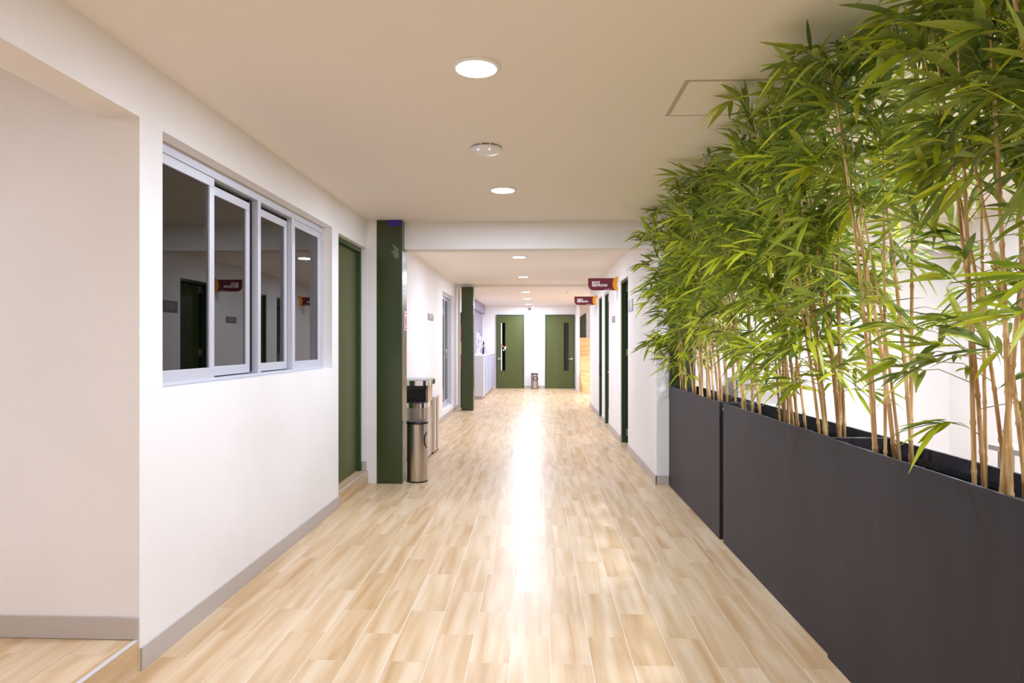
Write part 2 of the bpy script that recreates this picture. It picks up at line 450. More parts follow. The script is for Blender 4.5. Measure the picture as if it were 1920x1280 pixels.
MB().box(XG - .070, XG - .045, 4.499, 4.544, 1.36, 2.56).build('seal', M['gap'], win)
MB().box(XG - .070, XG - .045, 5.1855, 5.1885, 1.36, 2.56).build('seal', M['gap'], win)

# ------------------------------------------------------------------ doors
def empty_struct(name, loc):
    o = bpy.data.objects.new(name, None); C.objects.link(o); o.location = loc; return struct(o)

# door 1: left green door beside the window
d1 = empty_struct('door_1', (-1.99, 6.64, .143))
f = MB(); f.box(-2.06, -1.945, 7.115, 7.158, .144, 2.603); f.box(-2.06, -1.945, 6.123, 6.165, .144, 2.603); f.box(-2.06, -1.945, 6.165, 7.115, 2.56, 2.603)
f.build('door_frame', M['green_dk'], d1, bevel=.002)
MB().box(-2.04, -1.99, 6.168, 7.112, .150, 2.557).build('door_leaf', M['green_door'], d1, bevel=.003)
MB().box(-1.99, -1.975, 6.17, 6.20, 1.18, 1.21).build('door_latch', M['black'], d1, bevel=.002)

# sliding glass door further along the left wall
d2 = empty_struct('door_2', (-1.98, 13.86, .192))
f = MB(); x0, x1 = -2.05, -1.95
f.box(x0, x1, 12.963, 14.757, .192, .235); f.box(x0, x1, 12.963, 14.757, 2.55, 2.602); f.box(x0, x1, 12.963, 13.0, .235, 2.55); f.box(x0, x1, 14.70, 14.757, .235, 2.55)
f.build('door_frame', M['alu'], d2, bevel=.002)
for ya, yb, x in ((13.0, 13.88, -1.975), (13.82, 14.70, -2.01)):
    f = MB(); f.box(x - .025, x, ya, ya + .05, .237, 2.548); f.box(x - .025, x, yb - .05, yb, .237, 2.548); f.box(x - .025, x, ya + .05, yb - .05, .237, .31); f.box(x - .025, x, ya + .05, yb - .05, 2.49, 2.548)
    o = f.build('sliding_panel', M['alu'], d2, bevel=.002)
    MB().box(x - .015, x - .010, ya + .046, yb - .046, .306, 2.494).build('glass_pane', M['glass'], o)
h = MB().tube([(-1.975, 13.85, 1.42), (-1.935, 13.85, 1.42), (-1.935, 13.85, 1.24), (-1.975, 13.85, 1.24)], .009, 8); h.build('door_handle', M['nickel'], d2)

# doors on the right wall
def right_door(n, y0, y1, zt, glassy, hinges=False, pull=False):
    d = empty_struct('door_%d' % n, (X1, (y0 + y1) / 2, 0.002))
    e = .002; xa, xb = XR + .012, X1 + .06
    f = MB(); f.box(xa, xb, y0 + e, y0 + .035, .002, zt - e); f.box(xa, xb, y1 - .035, y1 - e, .002, zt - e); f.box(xa, xb, y0 + .035, y1 - .035, zt - .04, zt - e)
    f.box(xa + .05, xa + .065, y1 - .05, y1 - .034, .002, zt - .04)
    f.build('door_frame', M['green_dk'], d, bevel=.002)
    lx = XR + (.125 if hinges else .05)
    f = MB()
    ya, yb, za, zb = y0 + .038, y1 - .038, .01, zt - .044
    if glassy:
        f.box(lx, lx + .04, ya, ya + .1, za, zb); f.box(lx, lx + .04, yb - .1, yb, za, zb); f.box(lx, lx + .04, ya + .1, yb - .1, za, .3); f.box(lx, lx + .04, ya + .1, yb - .1, zb - .12, zb)
        lf = f.build('door_leaf', M['green_dk'], d, bevel=.002)
        MB().box(lx + .015, lx + .021, ya + .097, yb - .097, .297, zb - .117).build('glass_pane', M['glass'], lf)
    else:
        f.box(lx, lx + .04, ya, yb, za, zb); f.build('door_leaf', M['green'], d, bevel=.002)
    if hinges:
        for z in (2.42, 1.41, .16):
            k = MB(); k.box(XR + .082, XR + .122, y1 - .0385, y1 - .0355, z - .055, z + .055); k.lathe(XR + .122, y1 - .045, [(.008, z - .055), (.008, z + .055)], 10)
            k.build('hinge', M['nickel'], d)
    if pull:
        MB().tube([(lx, ya + .06, 1.17), (lx - .075, ya + .06, 1.165), (lx - .085, ya + .06, 1.14), (lx - .085, ya + .06, .93), (lx - .075, ya + .06, .905), (lx, ya + .06, .90)], .011, 8).build('door_handle', M['black'], d)
    else:
        MB().tube([(lx + .01, ya + .07, 1.02), (lx - .04, ya + .07, 1.02), (lx - .045, ya + .15, 1.02)], .009, 8).build('door_handle', M['nickel'], d)
right_door(3, 9.48, 10.30, 2.53, False, hinges=True)
right_door(4, 12.0, 12.75, 2.52, True)
right_door(5, 13.25, 13.95, 2.51, True, pull=True)

# far doors
def far_door(n, xa, xb, gx0, gx1, hx, hdir, bar=False):
    d = empty_struct('door_%d' % n, ((xa + xb) / 2, YF - .02, 0.002))
    y1 = YF - .001
    f = MB(); f.box(xa, xa + .035, YF - .05, y1, .002, 2.54); f.box(xb - .035, xb, YF - .05, y1, .002, 2.54); f.box(xa + .035, xb - .035, YF - .05, y1, 2.505, 2.54)
    f.build('door_frame', M['green_dk'], d, bevel=.003)
    f = MB(); a, b2, z0, z1 = xa + .037, xb - .037, .008, 2.502
    yl = YF - .038
    f.box(a, gx0, yl, y1, z0, z1); f.box(gx1, b2, yl, y1, z0, z1); f.box(gx0, gx1, yl, y1, z0, .61); f.box(gx0, gx1, yl, y1, 2.26, z1)
    lf = f.build('door_leaf', M['green_door'], d)
    MB().box(gx0, gx1, YF - .014, YF - .010, .61, 2.26).build('vision_panel', M['glass_door'], lf)
    MB().box(gx0, gx1, YF - .006, YF - .002, .61, 2.26).build('panel_backing', M['backing'], lf)
    k = MB().tube([(hx, yl, 1.02), (hx, yl - .05, 1.02), (hx + hdir * .12, yl - .055, 1.02)], .011, 8); k.box(hx - .03, hx + .03, yl - .008, yl, .985, 1.055)
    k.build('door_handle', M['nickel'], d)
    if bar:
        MB().box(gx0 - .045, gx0 - .012, yl - .03, yl, .62, 2.25).build('pull_bar', M['signwhite'], d, bevel=.004)
    return d
fd = far_door(6, -1.396, -.434, -1.19, -1.085, -1.31, 1, True)
far_door(7, .286, 1.297, .93, 1.10, 1.20, -1)
# small ornament hanging on the pull bar of the left far door
orn = thing('door_ornament', (-1.16, YF - .08, 1.45), 'small copper and white ornament hanging on the pull bar of the far left door', 'ornament')
MB().tube([(-1.215, YF - .085, 1.52), (-1.19, YF - .095, 1.46), (-1.13, YF - .095, 1.42), (-1.09, YF - .09, 1.40)], [.018, .022, .02, .012], 8).build('ribbon', M['copper'], orn)
b = MB()
for dx, dz, r in ((-.055, 0, .0), (.04, -.06, .035), (.05, -.01, .03), (-.01, -.11, .028)):
    if r: b.lathe(-1.16 + dx + .03, YF - .09, [(0.001, 1.43 + dz - r), (r * .8, 1.43 + dz - r * .6), (r, 1.43 + dz), (r * .8, 1.43 + dz + r * .6), (.001, 1.43 + dz + r)], 10)
b.build('bauble', M['signwhite'], orn)

# ------------------------------------------------------------------ green columns
def column(x0, x1, y0, y1, z1, label):
    o = MB(); r = .012
    pts = []
    for cx, cy, a in ((x1 - r, y0 + r, -90), (x1 - r, y1 - r, 0), (x0 + r, y1 - r, 90), (x0 + r, y0 + r, 180)):
        for k in range(5): pts.append((cx + r * cos(R(a + 22.5 * k)), cy + r * sin(R(a + 22.5 * k))))
    o.prism(pts, 0, z1, 'xy', smooth=False)
    return tag(o.build('steel_column', M['green']), label, 'column', 'green steel columns along the corridor')
column(-1.772, -1.49, 7.15, 7.42, ZC - .001, 'dark green steel column beside the small steel bin, blue tape at its top')
column(-1.742, -1.465, 14.98, 15.25, ZC2 - .001, 'dark green steel column standing just in front of the lavender lockers')
column(1.458, 1.735, 7.18, 7.42, ZC - .001, 'dark green steel column behind the bamboo at the far end of the planters')
tag(box('adhesive_tape', M['blue'], (-1.648, -1.491, 7.1465, 7.1495, 2.853, 2.918)), 'blue violet strip of tape at the top of the near green column', 'tape')
b = MB(); b.prism([(-1.60, 2.655), (-1.555, 2.62), (-1.528, 2.60), (-1.525, 2.50), (-1.56, 2.49), (-1.585, 2.515), (-1.59, 2.555), (-1.61, 2.545), (-1.605, 2.575), (-1.575, 2.585)], 7.1475, 7.1495)
b.v = [(x, y, z + .0) for x, y, z in b.v]
tag(b.build('tape_remnant', M['cleartape']), 'torn cloudy tape scrap near the top of the near green column', 'tape')
# fire sign on the side face of the near column
fs = thing('fire_extinguisher_sign', (-1.488, 7.33, 1.70), 'small white and red fire extinguisher sign on the side of the near green column', 'sign')
MB().box(-1.4895, -1.4865, 7.262, 7.402, 1.70, 1.915).build('sign_board', M['signwhite'], fs, bevel=.0008)
b = MB(); b.box(-1.4864, -1.4856, 7.275, 7.39, 1.712, 1.728); b.box(-1.4864, -1.4856, 7.275, 7.39, 1.885, 1.902); b.box(-1.4864, -1.4856, 7.275, 7.297, 1.728, 1.885)
b.build('red_border', M['red'], fs)
b = MB(); b.box(-1.4864, -1.4856, 7.315, 7.345, 1.745, 1.83); b.box(-1.4864, -1.4856, 7.322, 7.338, 1.83, 1.85); b.box(-1.4864, -1.4856, 7.345, 7.358, 1.79, 1.86); b.box(-1.4864, -1.4856, 7.37, 7.388, 1.74, 1.87)
b.build('extinguisher_symbol', M['red'], fs)

# ------------------------------------------------------------------ ceiling lamps
def ceiling_lamp(x, y, zc, label, group, power, first=[None]):
    if first[0] is None:
        t = thing('ceiling_lamp', (x, y, zc), label, 'ceiling lamp', group)
        z = zc
        MB().lathe(x, y, [(.120, z - .0005), (.121, z - .006), (.114, z - .013), (.104, z - .013)], 40).build('trim_ring', M['frame_lamp'], t)
        MB().lathe(x, y, [(.1035, z - .0105), (.10, z - .0135), (.001, z - .0145)], 40).build('diffuser', M['diff'], t)
        first[0] = t
    else:
        t = copy_tree(first[0], None, (x, y, zc)); t['label'] = label; t['group'] = group
    ld = bpy.data.lights.new('lamp_light', 'AREA'); ld.shape = 'DISK'; ld.size = .19; ld.energy = power; ld.color = LAMP_COL
    lo = bpy.data.objects.new('lamp_light', ld); C.objects.link(lo); lo.location = (0, 0, -.018); lo.parent = t
    return t
G1, G2, G3 = 'round downlights in the near corridor ceiling', 'round downlights in the far corridor ceiling', 'round downlights in the room behind the bamboo'
def near(y, l): ceiling_lamp(-.297, y, ZC, l, G1, LAMP_W)
ceiling_lamp(-.299, 3.205, ZC, 'round lit ceiling downlight nearest the viewer, the largest bright disc', G1, LAMP_W * 1.0)
LIT = [c for c in C.objects if c.name.startswith('lamp_light')]
def lamp(x, y, z, l, g, p):
    base = [c for c in C.objects if c.type == 'EMPTY' and c.name == 'ceiling_lamp'][0]
    t = base.copy(); C.objects.link(t); t.location = (x, y, z); t['label'] = l; t['group'] = g
    for ch in kids(base):
        c = ch.copy()
        if ch.type == 'LIGHT': c.data = ch.data.copy(); c.data.energy = p
        C.objects.link(c); c.parent = t
lamp(-.300, 5.768, ZC, 'round lit downlight just before the cross beam, beyond the white ceiling dome', G1, LAMP_W * 1.15)
lamp(-.295, .64, ZC, 'round lit downlight overhead, outside the top of the picture', G1, LAMP_W * .22)
lamp(-.295, -1.92, ZC, 'round lit downlight behind the viewer', G1, LAMP_W * .25)
for y, z, l in ((10.25, ZC, 'first round lit downlight beyond the cross beam'), (13.31, ZC, 'second round lit downlight beyond the cross beam'),
                (16.39, ZC2, 'third round lit downlight beyond the cross beam'), (18.9, ZC2, 'fourth round lit downlight beyond the cross beam'), (21.5, ZC2, 'farthest round lit downlight, just above the wall camera')):
    lamp(-.278, y, z, l, G2, LAMP_W * 1.12)
for y, l in ((5.70, 'round lit downlight glimpsed through the bamboo leaves'), (3.1, 'round lit downlight hidden behind the tall bamboo'), (.5, 'round lit downlight behind the bamboo, outside the picture')):
    lamp(2.75, y, ZC, l, G3, LAMP_W * 1.7)
lamp(-3.35, .9, ZC, 'added unseen downlight in the raised alcove on the left, brightening the alcove wall', 'added fill downlight in the raised alcove', LAMP_W * .65)  # extra lamp out of view, added to lift the alcove wall
lamp(2.7, 18.6, ZC2, 'added unseen downlight above the plywood steps, brightening the mural from behind the right wall', G2, LAMP_W * 2.4)  # extra hidden lamp, added to brighten the mural and steps

# access point
ap = thing('ceiling_access_point', (-.351, 4.52, ZC), 'round white dome device on the ceiling between the two near downlights', 'ceiling device')
MB().lathe(-.351, 4.52, [(.085, ZC - .0005), (.085, ZC - .014)], 32).build('mounting_plate', M['plate'], ap)
MB().lathe(-.351, 4.52, [(.102, ZC - .010), (.108, ZC - .016), (.104, ZC - .026), (.082, ZC - .040), (.045, ZC - .048), (.001, ZC - .050)], 40).build('dome_cover', M['white'], ap)
for a in (210, 250, 290, 330, 20, 80, 140):
    MB().box(-.351 + .094 * cos(R(a)) - .006, -.351 + .094 * cos(R(a)) + .006, 4.52 + .094 * sin(R(a)) - .006, 4.52 + .094 * sin(R(a)) + .006, ZC - .012, ZC - .001).build('vent_lug', M['white'], ap)
for dx, dy in ((-.05, -.075), (.028, -.083)): MB().lathe(-.351 + dx, 4.52 + dy, [(.004, ZC - .0335), (.004, ZC - .044), (.001, ZC - .045)], 8).build('status_light', M['blueled'], ap)

# access panel in the ceiling: a flush square hatch with a thin trim groove
hp = thing('ceiling_hatch', (1.04, 3.66, ZC), 'square flush access hatch in the ceiling left of the bamboo tops', 'hatch')
x0, x1, y0, y1 = .770, 1.315, 3.41, 3.935
b = MB(); zz = ZC - .004
for q in ((x0, x1, y0, y0 + .012), (x0, x1, y1 - .008, y1), (x0, x0 + .022, y0 + .012, y1 - .008), (x1 - .010, x1, y0 + .012, y1 - .008)): b.box(q[0], q[1], q[2], q[3], zz, ZC - .0003)
b.build('hatch_frame', M['base'], hp)
MB().box(x0 + .024, x1 - .012, y0 + .014, y1 - .010, ZC - .003, ZC - .0003).build('hatch_panel', M['ceiling'], hp)

# camera + sprinkler at the far end
cc = thing('security_camera', (-.25, YF, 2.75), 'small dark round security camera high on the far wall between the doors', 'camera')
b = MB(); b.box(-.275, -.225, YF - .02, YF - .001, 2.72, 2.80); b.box(-.26, -.24, YF - .07, YF - .02, 2.77, 2.785); b.build('bracket', M['white'], cc)
b = MB(); b.lathe(-.25, YF - .09, [(.001, 2.695), (.035, 2.705), (.05, 2.74), (.04, 2.772), (.001, 2.785)], 16); b.build('camera_ball', M['plate'], cc)
tag(MB().lathe(-.12, 21.9, [(.012, ZC2 - .0005), (.012, ZC2 - .09), (.02, ZC2 - .095), (.001, ZC2 - .1)], 10).build('sensor_stem', M['white']), 'tiny white sensor hanging from the ceiling beside the farthest downlight', 'sensor')
tag(MB().lathe(.75, 16.4, [(.02, ZC2 - .0005), (.02, ZC2 - .01), (.008, ZC2 - .012), (.008, ZC2 - .05), (.02, ZC2 - .052), (.001, ZC2 - .056)], 10).build('sprinkler_head', M['nickel']), 'small sprinkler nub on the far corridor ceiling left of the restroom signs', 'sprinkler')

# ------------------------------------------------------------------ signs
def text_mesh(txt, size, x, y, z, m, parent, name='lettering', bold=.0, sx=1.0, face='-y'):
    cu = bpy.data.curves.new('txt', 'FONT'); cu.body = txt; cu.size = size; cu.extrude = .0006; cu.offset = bold; cu.resolution_u = 3
    o = bpy.data.objects.new('txt', cu); C.objects.link(o)
    dg = bpy.context.evaluated_depsgraph_get(); me = bpy.data.meshes.new_from_object(o.evaluated_get(dg)); bpy.data.objects.remove(o)
    me.name = name
    pw = wloc(parent)
    for v in me.vertices:
        px, py, pz = v.co
        v.co = (x + px * sx - pw.x, y - pz - pw.y, z + py - pw.z)
    me.materials.clear(); me.materials.append(m)
    ob = bpy.data.objects.new(name, me); C.objects.link(ob); ob.parent = parent; return ob

def restroom_sign(y, top, txt, label, z0, z1, xa, xb):
    t = thing('restroom_sign', (XR, y, z0), label, 'sign', 'maroon restroom signs sticking out from the right wall')
    h = z1 - z0; r = h * .45
    pts = [(xa, z1), (xb, z1), (xb, z0)] + [(xa + r - r * sin(R(a)), z0 + r - r * cos(R(a))) for a in range(0, 91, 15)]
    brd = MB().prism(pts, y, y + .014).build('sign_board', M['maroon'], t)
    # orange crescent at the wall end
    cx, cz, ro = xb + .045, (z0 + z1) / 2 + .005, h * .62
    out = [(cx + ro * .62 * cos(R(a)), cz + ro * sin(R(a))) for a in range(80, 262, 13)]
    inn = [(cx + .042 + ro * .42 * cos(R(a)), cz - .01 + ro * .55 * sin(R(a))) for a in range(255, 84, -13)]
    MB().prism(out + inn, y - .003, y + .017).build('orange_crescent', M['orange'], t)
    b = MB(); b.box(xb + .06, XR - .001, y + .002, y + .012, z0 - .005, z1 - .02); b.box(XR - .008, XR - .001, y - .02, y + .034, z0 - .005, z1 - .01)
    b.build('wall_bracket', M['signwhite'], t)
    s_ = h * .27
    text_mesh(top, s_, xa + .062, y - .0008, z0 + h * .55, M['signwhite'], brd, bold=.0024, sx=.9)
    text_mesh(txt, s_, xa + .062, y - .0008, z0 + h * .32, M['signwhite'], brd, bold=.0024, sx=.9)
    b = MB()
    b.box(xb - .17, xb - .115, y - .001, y, z0 + .008, z0 + .013)
    b.box(xb - .11, xb - .095, y - .001, y, z0 + .008, z0 + .022)
    b.box(xb - .09, xb - .04, y - .001, y, z0 + .012, z0 + .015)
    b.build('small_print', M['signwhite'], brd)
restroom_sign(10.62, "BOY'S", 'RESTROOM', "maroon projecting sign reading BOY'S RESTROOM, the nearer and larger one", 2.415, 2.612, .835, 1.262)
restroom_sign(14.25, "GIRL'S", 'RESTROOM', "maroon projecting sign reading GIRL'S RESTROOM, the farther one", 2.39, 2.575, .82, 1.24)

def wall_plate(x, y0, y1, z0, z1, sgn, label):
    t = thing('wall_plate', (x, (y0 + y1) / 2, (z0 + z1) / 2), label, 'wall plate', 'small taupe name plates on the walls')
    pl_ = MB().box(min(x, x + sgn * .008), max(x, x + sgn * .008), y0, y1, z0, z1).build('plate', M['plate'], t, bevel=.001)
    b = MB(); xx = x + sgn * .0085
    for k in range(3):
        zz = z0 + (z1 - z0) * (.3 + .2 * k)
        b.box(min(xx, xx - sgn * .001), max(xx, xx - sgn * .001), y0 + (y1 - y0) * .2, y1 - (y1 - y0) * .2, zz, zz + .006)
    b.build('engraved_line', M['whitegrey'], pl_)
wall_plate(XR, 8.99, 9.40, 2.00, 2.17, -1, 'taupe plate on the right wall between the bamboo and the first green door')
wall_plate(XR, 11.05, 11.43, 1.91, 2.02, -1, 'small taupe plate on the right wall between the first and second doorways')
wall_plate(XL, 11.2, 11.78, 1.96, 2.075, 1, 'brown plate on the left wall above the steel recycling bins')
wall_plate(XL, 21.3, 21.6, 1.82, 1.98, 1, 'tiny plate on the lavender wall above the lockers')

# ------------------------------------------------------------------ bins
def round_bin(cx, cy, r, h, label, ring_ang, lidh=.03):
    t = thing('pedal_bin', (cx, cy, 0), label, 'bin', 'slim round steel bins')
    MB().lathe(cx, cy, [(r * .96, .001), (r * 1.0, .004), (r * 1.0, .016), (r * .97, .018)], 40).build('base_ring', M['black'], t)
    MB().lathe(cx, cy, [(r * .97, .018), (r * .97, h - lidh - .004)], 48).build('body', M['steel'], t)
    MB().lathe(cx, cy, [(r * .97, h - lidh - .004), (r * 1.03, h - lidh - .003), (r * 1.04, h - lidh + .01), (r * 1.03, h - lidh * .45), (r * .98, h - .004), (r * .9, h), (.001, h - .002)], 48).build('lid', M['black'], t)
    pts = []
    R0 = r * .98
    for k in range(19):   # carry handle: an arc hanging on the round body
        u = -1 + 2 * k / 18
        a = ring_ang + u * .62; z = h * .80 - (1 - u * u) ** .5 * h * .20
        z2 = h * .80 + 0
        pts.append((cx + (R0 + .006) * cos(a), cy + (R0 + .006) * sin(a), z))
    MB().tube(pts, .005, 6).build('carry_handle', M['black'], t)
    return t
round_bin(-1.348, 7.30, .118, .684, 'slim round steel bin with flat black lid standing beside the near green column', R(-10))
# turn the near bin's handle to a sideways arc as seen on its right flank
rb = [o for o in C.objects if o.name == 'carry_handle'][0]; bpy.data.objects.remove(rb)
pts = []
for k in range(17):
    u = -1 + 2 * k / 16; a = R(-26) - (1 - u * u) ** .5 * .42 + R(14)
    pts.append((-1.348 + .120 * cos(a), 7.30 + .120 * sin(a), .47 + u * .085))
MB().tube(pts, .0045, 6).build('carry_handle', M['black'], [o for o in C.objects if o.name == 'pedal_bin'][0])
fb = round_bin(-.078, 22.27, .118, .53, 'small round steel bin with black lid between the two far green doors', R(-75))
# ring handle on the far bin
b = MB(); b.tube([(-.045 + .085 * cos(R(a)), 22.145, .35 + .075 * sin(R(a))) for a in range(0, 361, 20)], .010, 6); b.build('ring_handle', M['black'], fb)
MB().box(-.085, -.005, 22.149, 22.153, .335, .372).build('pink_label', M['pinkish'], fb)

# big steel recycling station with hood
rc = thing('recycling_bin', (-1.66, 8.9, 0), 'tall steel recycling bin with black open mouth and hood beside the left wall', 'bin')
def dshape(x0, x1, y0, y1, r, bulge):
    # rectangle with a bowed front (towards -y) and rounded right corner
    pts = [(x0, y1), (x1, y1)]
    pts += [(x1, y0 + r)]
    for k in range(1, 7): a = R(15 * k); pts.append((x1 - r + r * cos(a), y0 + r - r * sin(a)))
    n = 8
    for k in range(1, n + 1):
        u = k / n; pts.append((x1 - r + (x0 - x1 + r) * u, y0 - bulge * sin(pi * u) * .5))
    return pts
xa, xb = XL + .002, -1.455
MB().prism(dshape(xa + .01, xb - .01, 8.56, 9.02, .09, .04), .001, .035, 'xy', smooth=True).build('plinth', M['black'], rc)
MB().prism(dshape(xa, xb, 8.54, 9.03, .10, .04), .035, .70, 'xy', smooth=True).build('body', M['steel'], rc, bevel=.002)
MB().prism(dshape(xa, xb + .004, 8.532, 9.034, .10, .042), .70, .765, 'xy', smooth=True).build('chrome_band', M['chrome'], rc, bevel=.002)
b = MB(); b.box(xa, xb - .002, 8.78, 9.03, .765, 1.01); b.build('back_panel', M['black'], rc)
MB().prism(dshape(xa + .005, xb - .03, 8.56, 8.78, .08, .03), .765, .785, 'xy', smooth=True).build('mouth_shelf', M['black'], rc)
MB().box(xb - .03, xb, 8.66, 9.03, .765, 1.01).build('side_post', M['steel'], rc, bevel=.002)
MB().prism(dshape(xa, xb + .035, 8.52, 9.05, .11, .042), .995, 1.06, 'xy', smooth=True).build('hood', M['chrome'], rc, bevel=.004)
MB().prism(dshape(xa, xb + .03, 8.53, 9.05, .10, .04), 1.06, 1.078, 'xy', smooth=True).build('hood_top', M['whitegrey'], rc, bevel=.004)
MB().box(xa + .004, xb - .035, 8.535, 8.54, .945, .995).build('hood_skirt', M['black'], rc)
MB().lathe(xb - .07, 8.535, [(.008, .50), (.008, .515)], 8).build('lock', M['nickel'], rc)

rc2 = thing('waste_bin', (-1.66, 9.35, 0), 'second lower steel bin standing directly behind the hooded recycling bin', 'bin')
MB().box(xa + .01, -1.452, 9.09, 9.56, .001, .03).build('plinth', M['black'], rc2)
b = MB(); b.prism([(xa, 9.58), (-1.47, 9.58), (-1.44, 9.55), (-1.44, 9.11), (-1.47, 9.08), (xa, 9.08)], .03, .78, 'xy'); b.build('body', M['steel'], rc2, bevel=.003)
b = MB(); b.prism([(xa, 9.585), (-1.468, 9.585), (-1.436, 9.553), (-1.436, 9.107), (-1.468, 9.075), (xa, 9.075)], .78, .80, 'xy'); b.build('lid', M['whitegrey'], rc2, bevel=.002)
MB().box(-1.4405, -1.436, 9.32, 9.34, .05, .77).build('door_seam', M['gap'], rc2)

# ------------------------------------------------------------------ cabinet with red and yellow panels behind the second column
cb = thing('storage_cabinet', (-1.84, 15.9, 0), 'narrow black cabinet with red and yellow panels just behind the far left column', 'cabinet')
MB().box(XL + .001, -1.79, 15.62, 16.25, .001, 2.30).build('body', M['gap'], cb, bevel=.002)
for z0, z1, m in ((1.62, 1.98, 'red'), (1.28, 1.60, 'yellow'), (1.0, 1.26, 'red')):
    MB().box(XL + .004, -1.788, 15.605, 15.619, z0, z1).build('panel', M[m], cb, bevel=.002)
struct(box('trim_9', M['wall'], (XL, XL + .05, 15.53, 15.60, .0, ZC2)))

# ------------------------------------------------------------------ lockers
lk = thing('locker_unit', (-1.65, 20.1, 0), 'long low grey white locker unit with lavender doors along the left wall', 'lockers')
LX0, LX1, LY0, LY1, LZ = XL + .001, -1.465, 17.92, 22.36, 1.225
MB().box(LX0, LX1 - .05, LY0 + .03, LY1, .001, .085).build('plinth', M['base'], lk)
b = MB(); b.box(LX0, LX1, LY0, LY0 + .03, .085, LZ - .025); b.box(LX0, LX1, LY1 - .03, LY1, .085, LZ - .025); b.box(LX0, LX1 - .01, LY0 + .03, LY1 - .03, .085, LZ - .025)
b.build('carcass', M['whitegrey'], lk, bevel=.002)
MB().box(LX0, LX1 + .012, LY0 - .008, LY1 + .008, LZ - .025, LZ).build('top', M['white'], lk, bevel=.002)
n = 7; wdt = (LY1 - LY0 - .06) / n
wd = MB().box(0, .012, .002, wdt * .48 - .002, 0, .5); 
def door_copy(base, y, z):
    o = base.copy(); C.objects.link(o); o.parent = lk; o.location = Vector((LX1 - .01, y, z)) - lk.location; return o
dw = box('door', M['white'], (0, .015, .002, wdt * .46 - .002, 0, .525)); dl = box('door', M['lav'], (0, .013, .002, wdt * .54 - .002, 0, .525))
for k in range(n):
    y = LY0 + .03 + k * wdt
    for r_, z in enumerate((.095, .645)):
        wide = (k * 2 + r_) % 5 == 1
        door_copy(dw, y, z); door_copy(dl, y + wdt * .46, z)
bpy.data.objects.remove(dw); bpy.data.objects.remove(dl)

# white paper sculpture and little easel on top of the lockers
sc = thing('paper_sculpture', (-1.66, 18.3, LZ), 'white branching paper sculpture standing on the near end of the lockers', 'sculpture')
random.seed(4)
b = MB()
for p in ([(-1.68, 18.25, LZ), (-1.66, 18.26, LZ + .22), (-1.70, 18.27, LZ + .40), (-1.64, 18.27, LZ + .62)], [(-1.66, 18.26, LZ + .2), (-1.60, 18.24, LZ + .33), (-1.585, 18.22, LZ + .52)],
          [(-1.62, 18.3, LZ), (-1.64, 18.28, LZ + .12), (-1.56, 18.25, LZ + .30), (-1.53, 18.25, LZ + .36)]):
    b.tube(p, [.028, .024, .02, .016][:len(p)], 6)
b.box(-1.64, -1.60, 18.2, 18.22, LZ + .42, LZ + .60); b.box(-1.575, -1.54, 18.2, 18.22, LZ + .40, LZ + .50); b.box(-1.70, -1.66, 18.2, 18.22, LZ + .48, LZ + .63)
b.box(-1.72, -1.56, 18.2, 18.36, LZ + .001, LZ + .012); b.v = [(x, y, z + .004) for x, y, z in b.v]
b.build('paper_branch', M['signwhite'], sc)
es = thing('tabletop_easel', (-1.58, 19.4, LZ), 'small black and white easel leaning shape on the lockers', 'easel')
MB().tube([(-1.60, 19.4, LZ), (-1.59, 19.4, LZ + .33), (-1.585, 19.4, LZ + .40)], [.03, .026, .008], 8).build('black_support', M['black'], es)
MB().tube([(-1.49, 19.35, LZ), (-1.56, 19.38, LZ + .30)], .008, 6).build('leg', M['pink'], es)
MB().tube([(-1.66, 19.35, LZ + .16), (-1.55, 19.37, LZ + .30)], .012, 6).build('crossbar', M['signwhite'], es)

# ------------------------------------------------------------------ plywood steps, board and mural beyond the right wall
st = thing('plywood_steps', (1.9, 21.2, 0), 'pale plywood stepped seating at the far right end of the corridor', 'steps')
for k, (y0, y1, z1, x0) in enumerate(((20.55, 20.95, .30, 1.44), (20.955, 21.35, .60, 1.41), (21.355, 21.75, 1.13, 1.41), (21.755, 22.15, 1.74, 1.405))):
    MB().box(x0, 3.2, y0, y1, .001, z1).build('step', M['wood'], st, bevel=.004)
gb = tag(MB().prism([(1.47, 1.76), (1.69, 1.76), (1.69, 2.60), (1.47, 2.44)], YF - .03, YF - .001).build('chalkboard', M['green']), 'dark green board with slanted top edge above the plywood steps', 'board')
tag(box('mural_panel', M['mural'], (1.70, 3.2, YF - .012, YF - .001, 1.2, 2.80)), 'white mural with purple line drawings behind the plywood steps', 'mural')

# ------------------------------------------------------------------ planters
def planter(x0, y0, y1, label):
    x1 = x0 + .295; H_ = 1.09; t_ = .012
    t = thing('planter', (x0 + .15, (y0 + y1) / 2, 0), label, 'planter', 'charcoal metal planters in a row on the right')
    b = MB(); b.box(x0, x0 + t_, y0, y1, .002, H_); b.build('front_panel', M['planter'], t, bevel=.003)
    b = MB(); b.box(x1 - t_, x1, y0, y1, .002, H_); b.build('back_panel', M['planter'], t, bevel=.003)
    for a in (y0, y1 - t_): MB().box(x0 + t_, x1 - t_, a, a + t_, .002, H_ - .001).build('end_panel', M['planter'], t, bevel=.002)
    b = MB()     # folded inner lip and liner
    b.box(x1 - t_ - .022, x1 - t_, y0 + t_, y1 - t_, H_ - .075, H_ - .05); b.box(x0 + t_, x0 + t_ + .02, y0 + t_, y1 - t_, H_ - .075, H_ - .05)
    b.box(x0 + t_, x1 - t_, y0 + t_, y1 - t_, .70, .715)
    b.build('liner', M['planter_in'], t)
    return t
planter(1.446, 5.215, 7.13, 'charcoal metal planter at the far end, beside the white wall corner')
planter(1.452, 3.285, 5.135, 'charcoal metal planter, the middle one of the row')
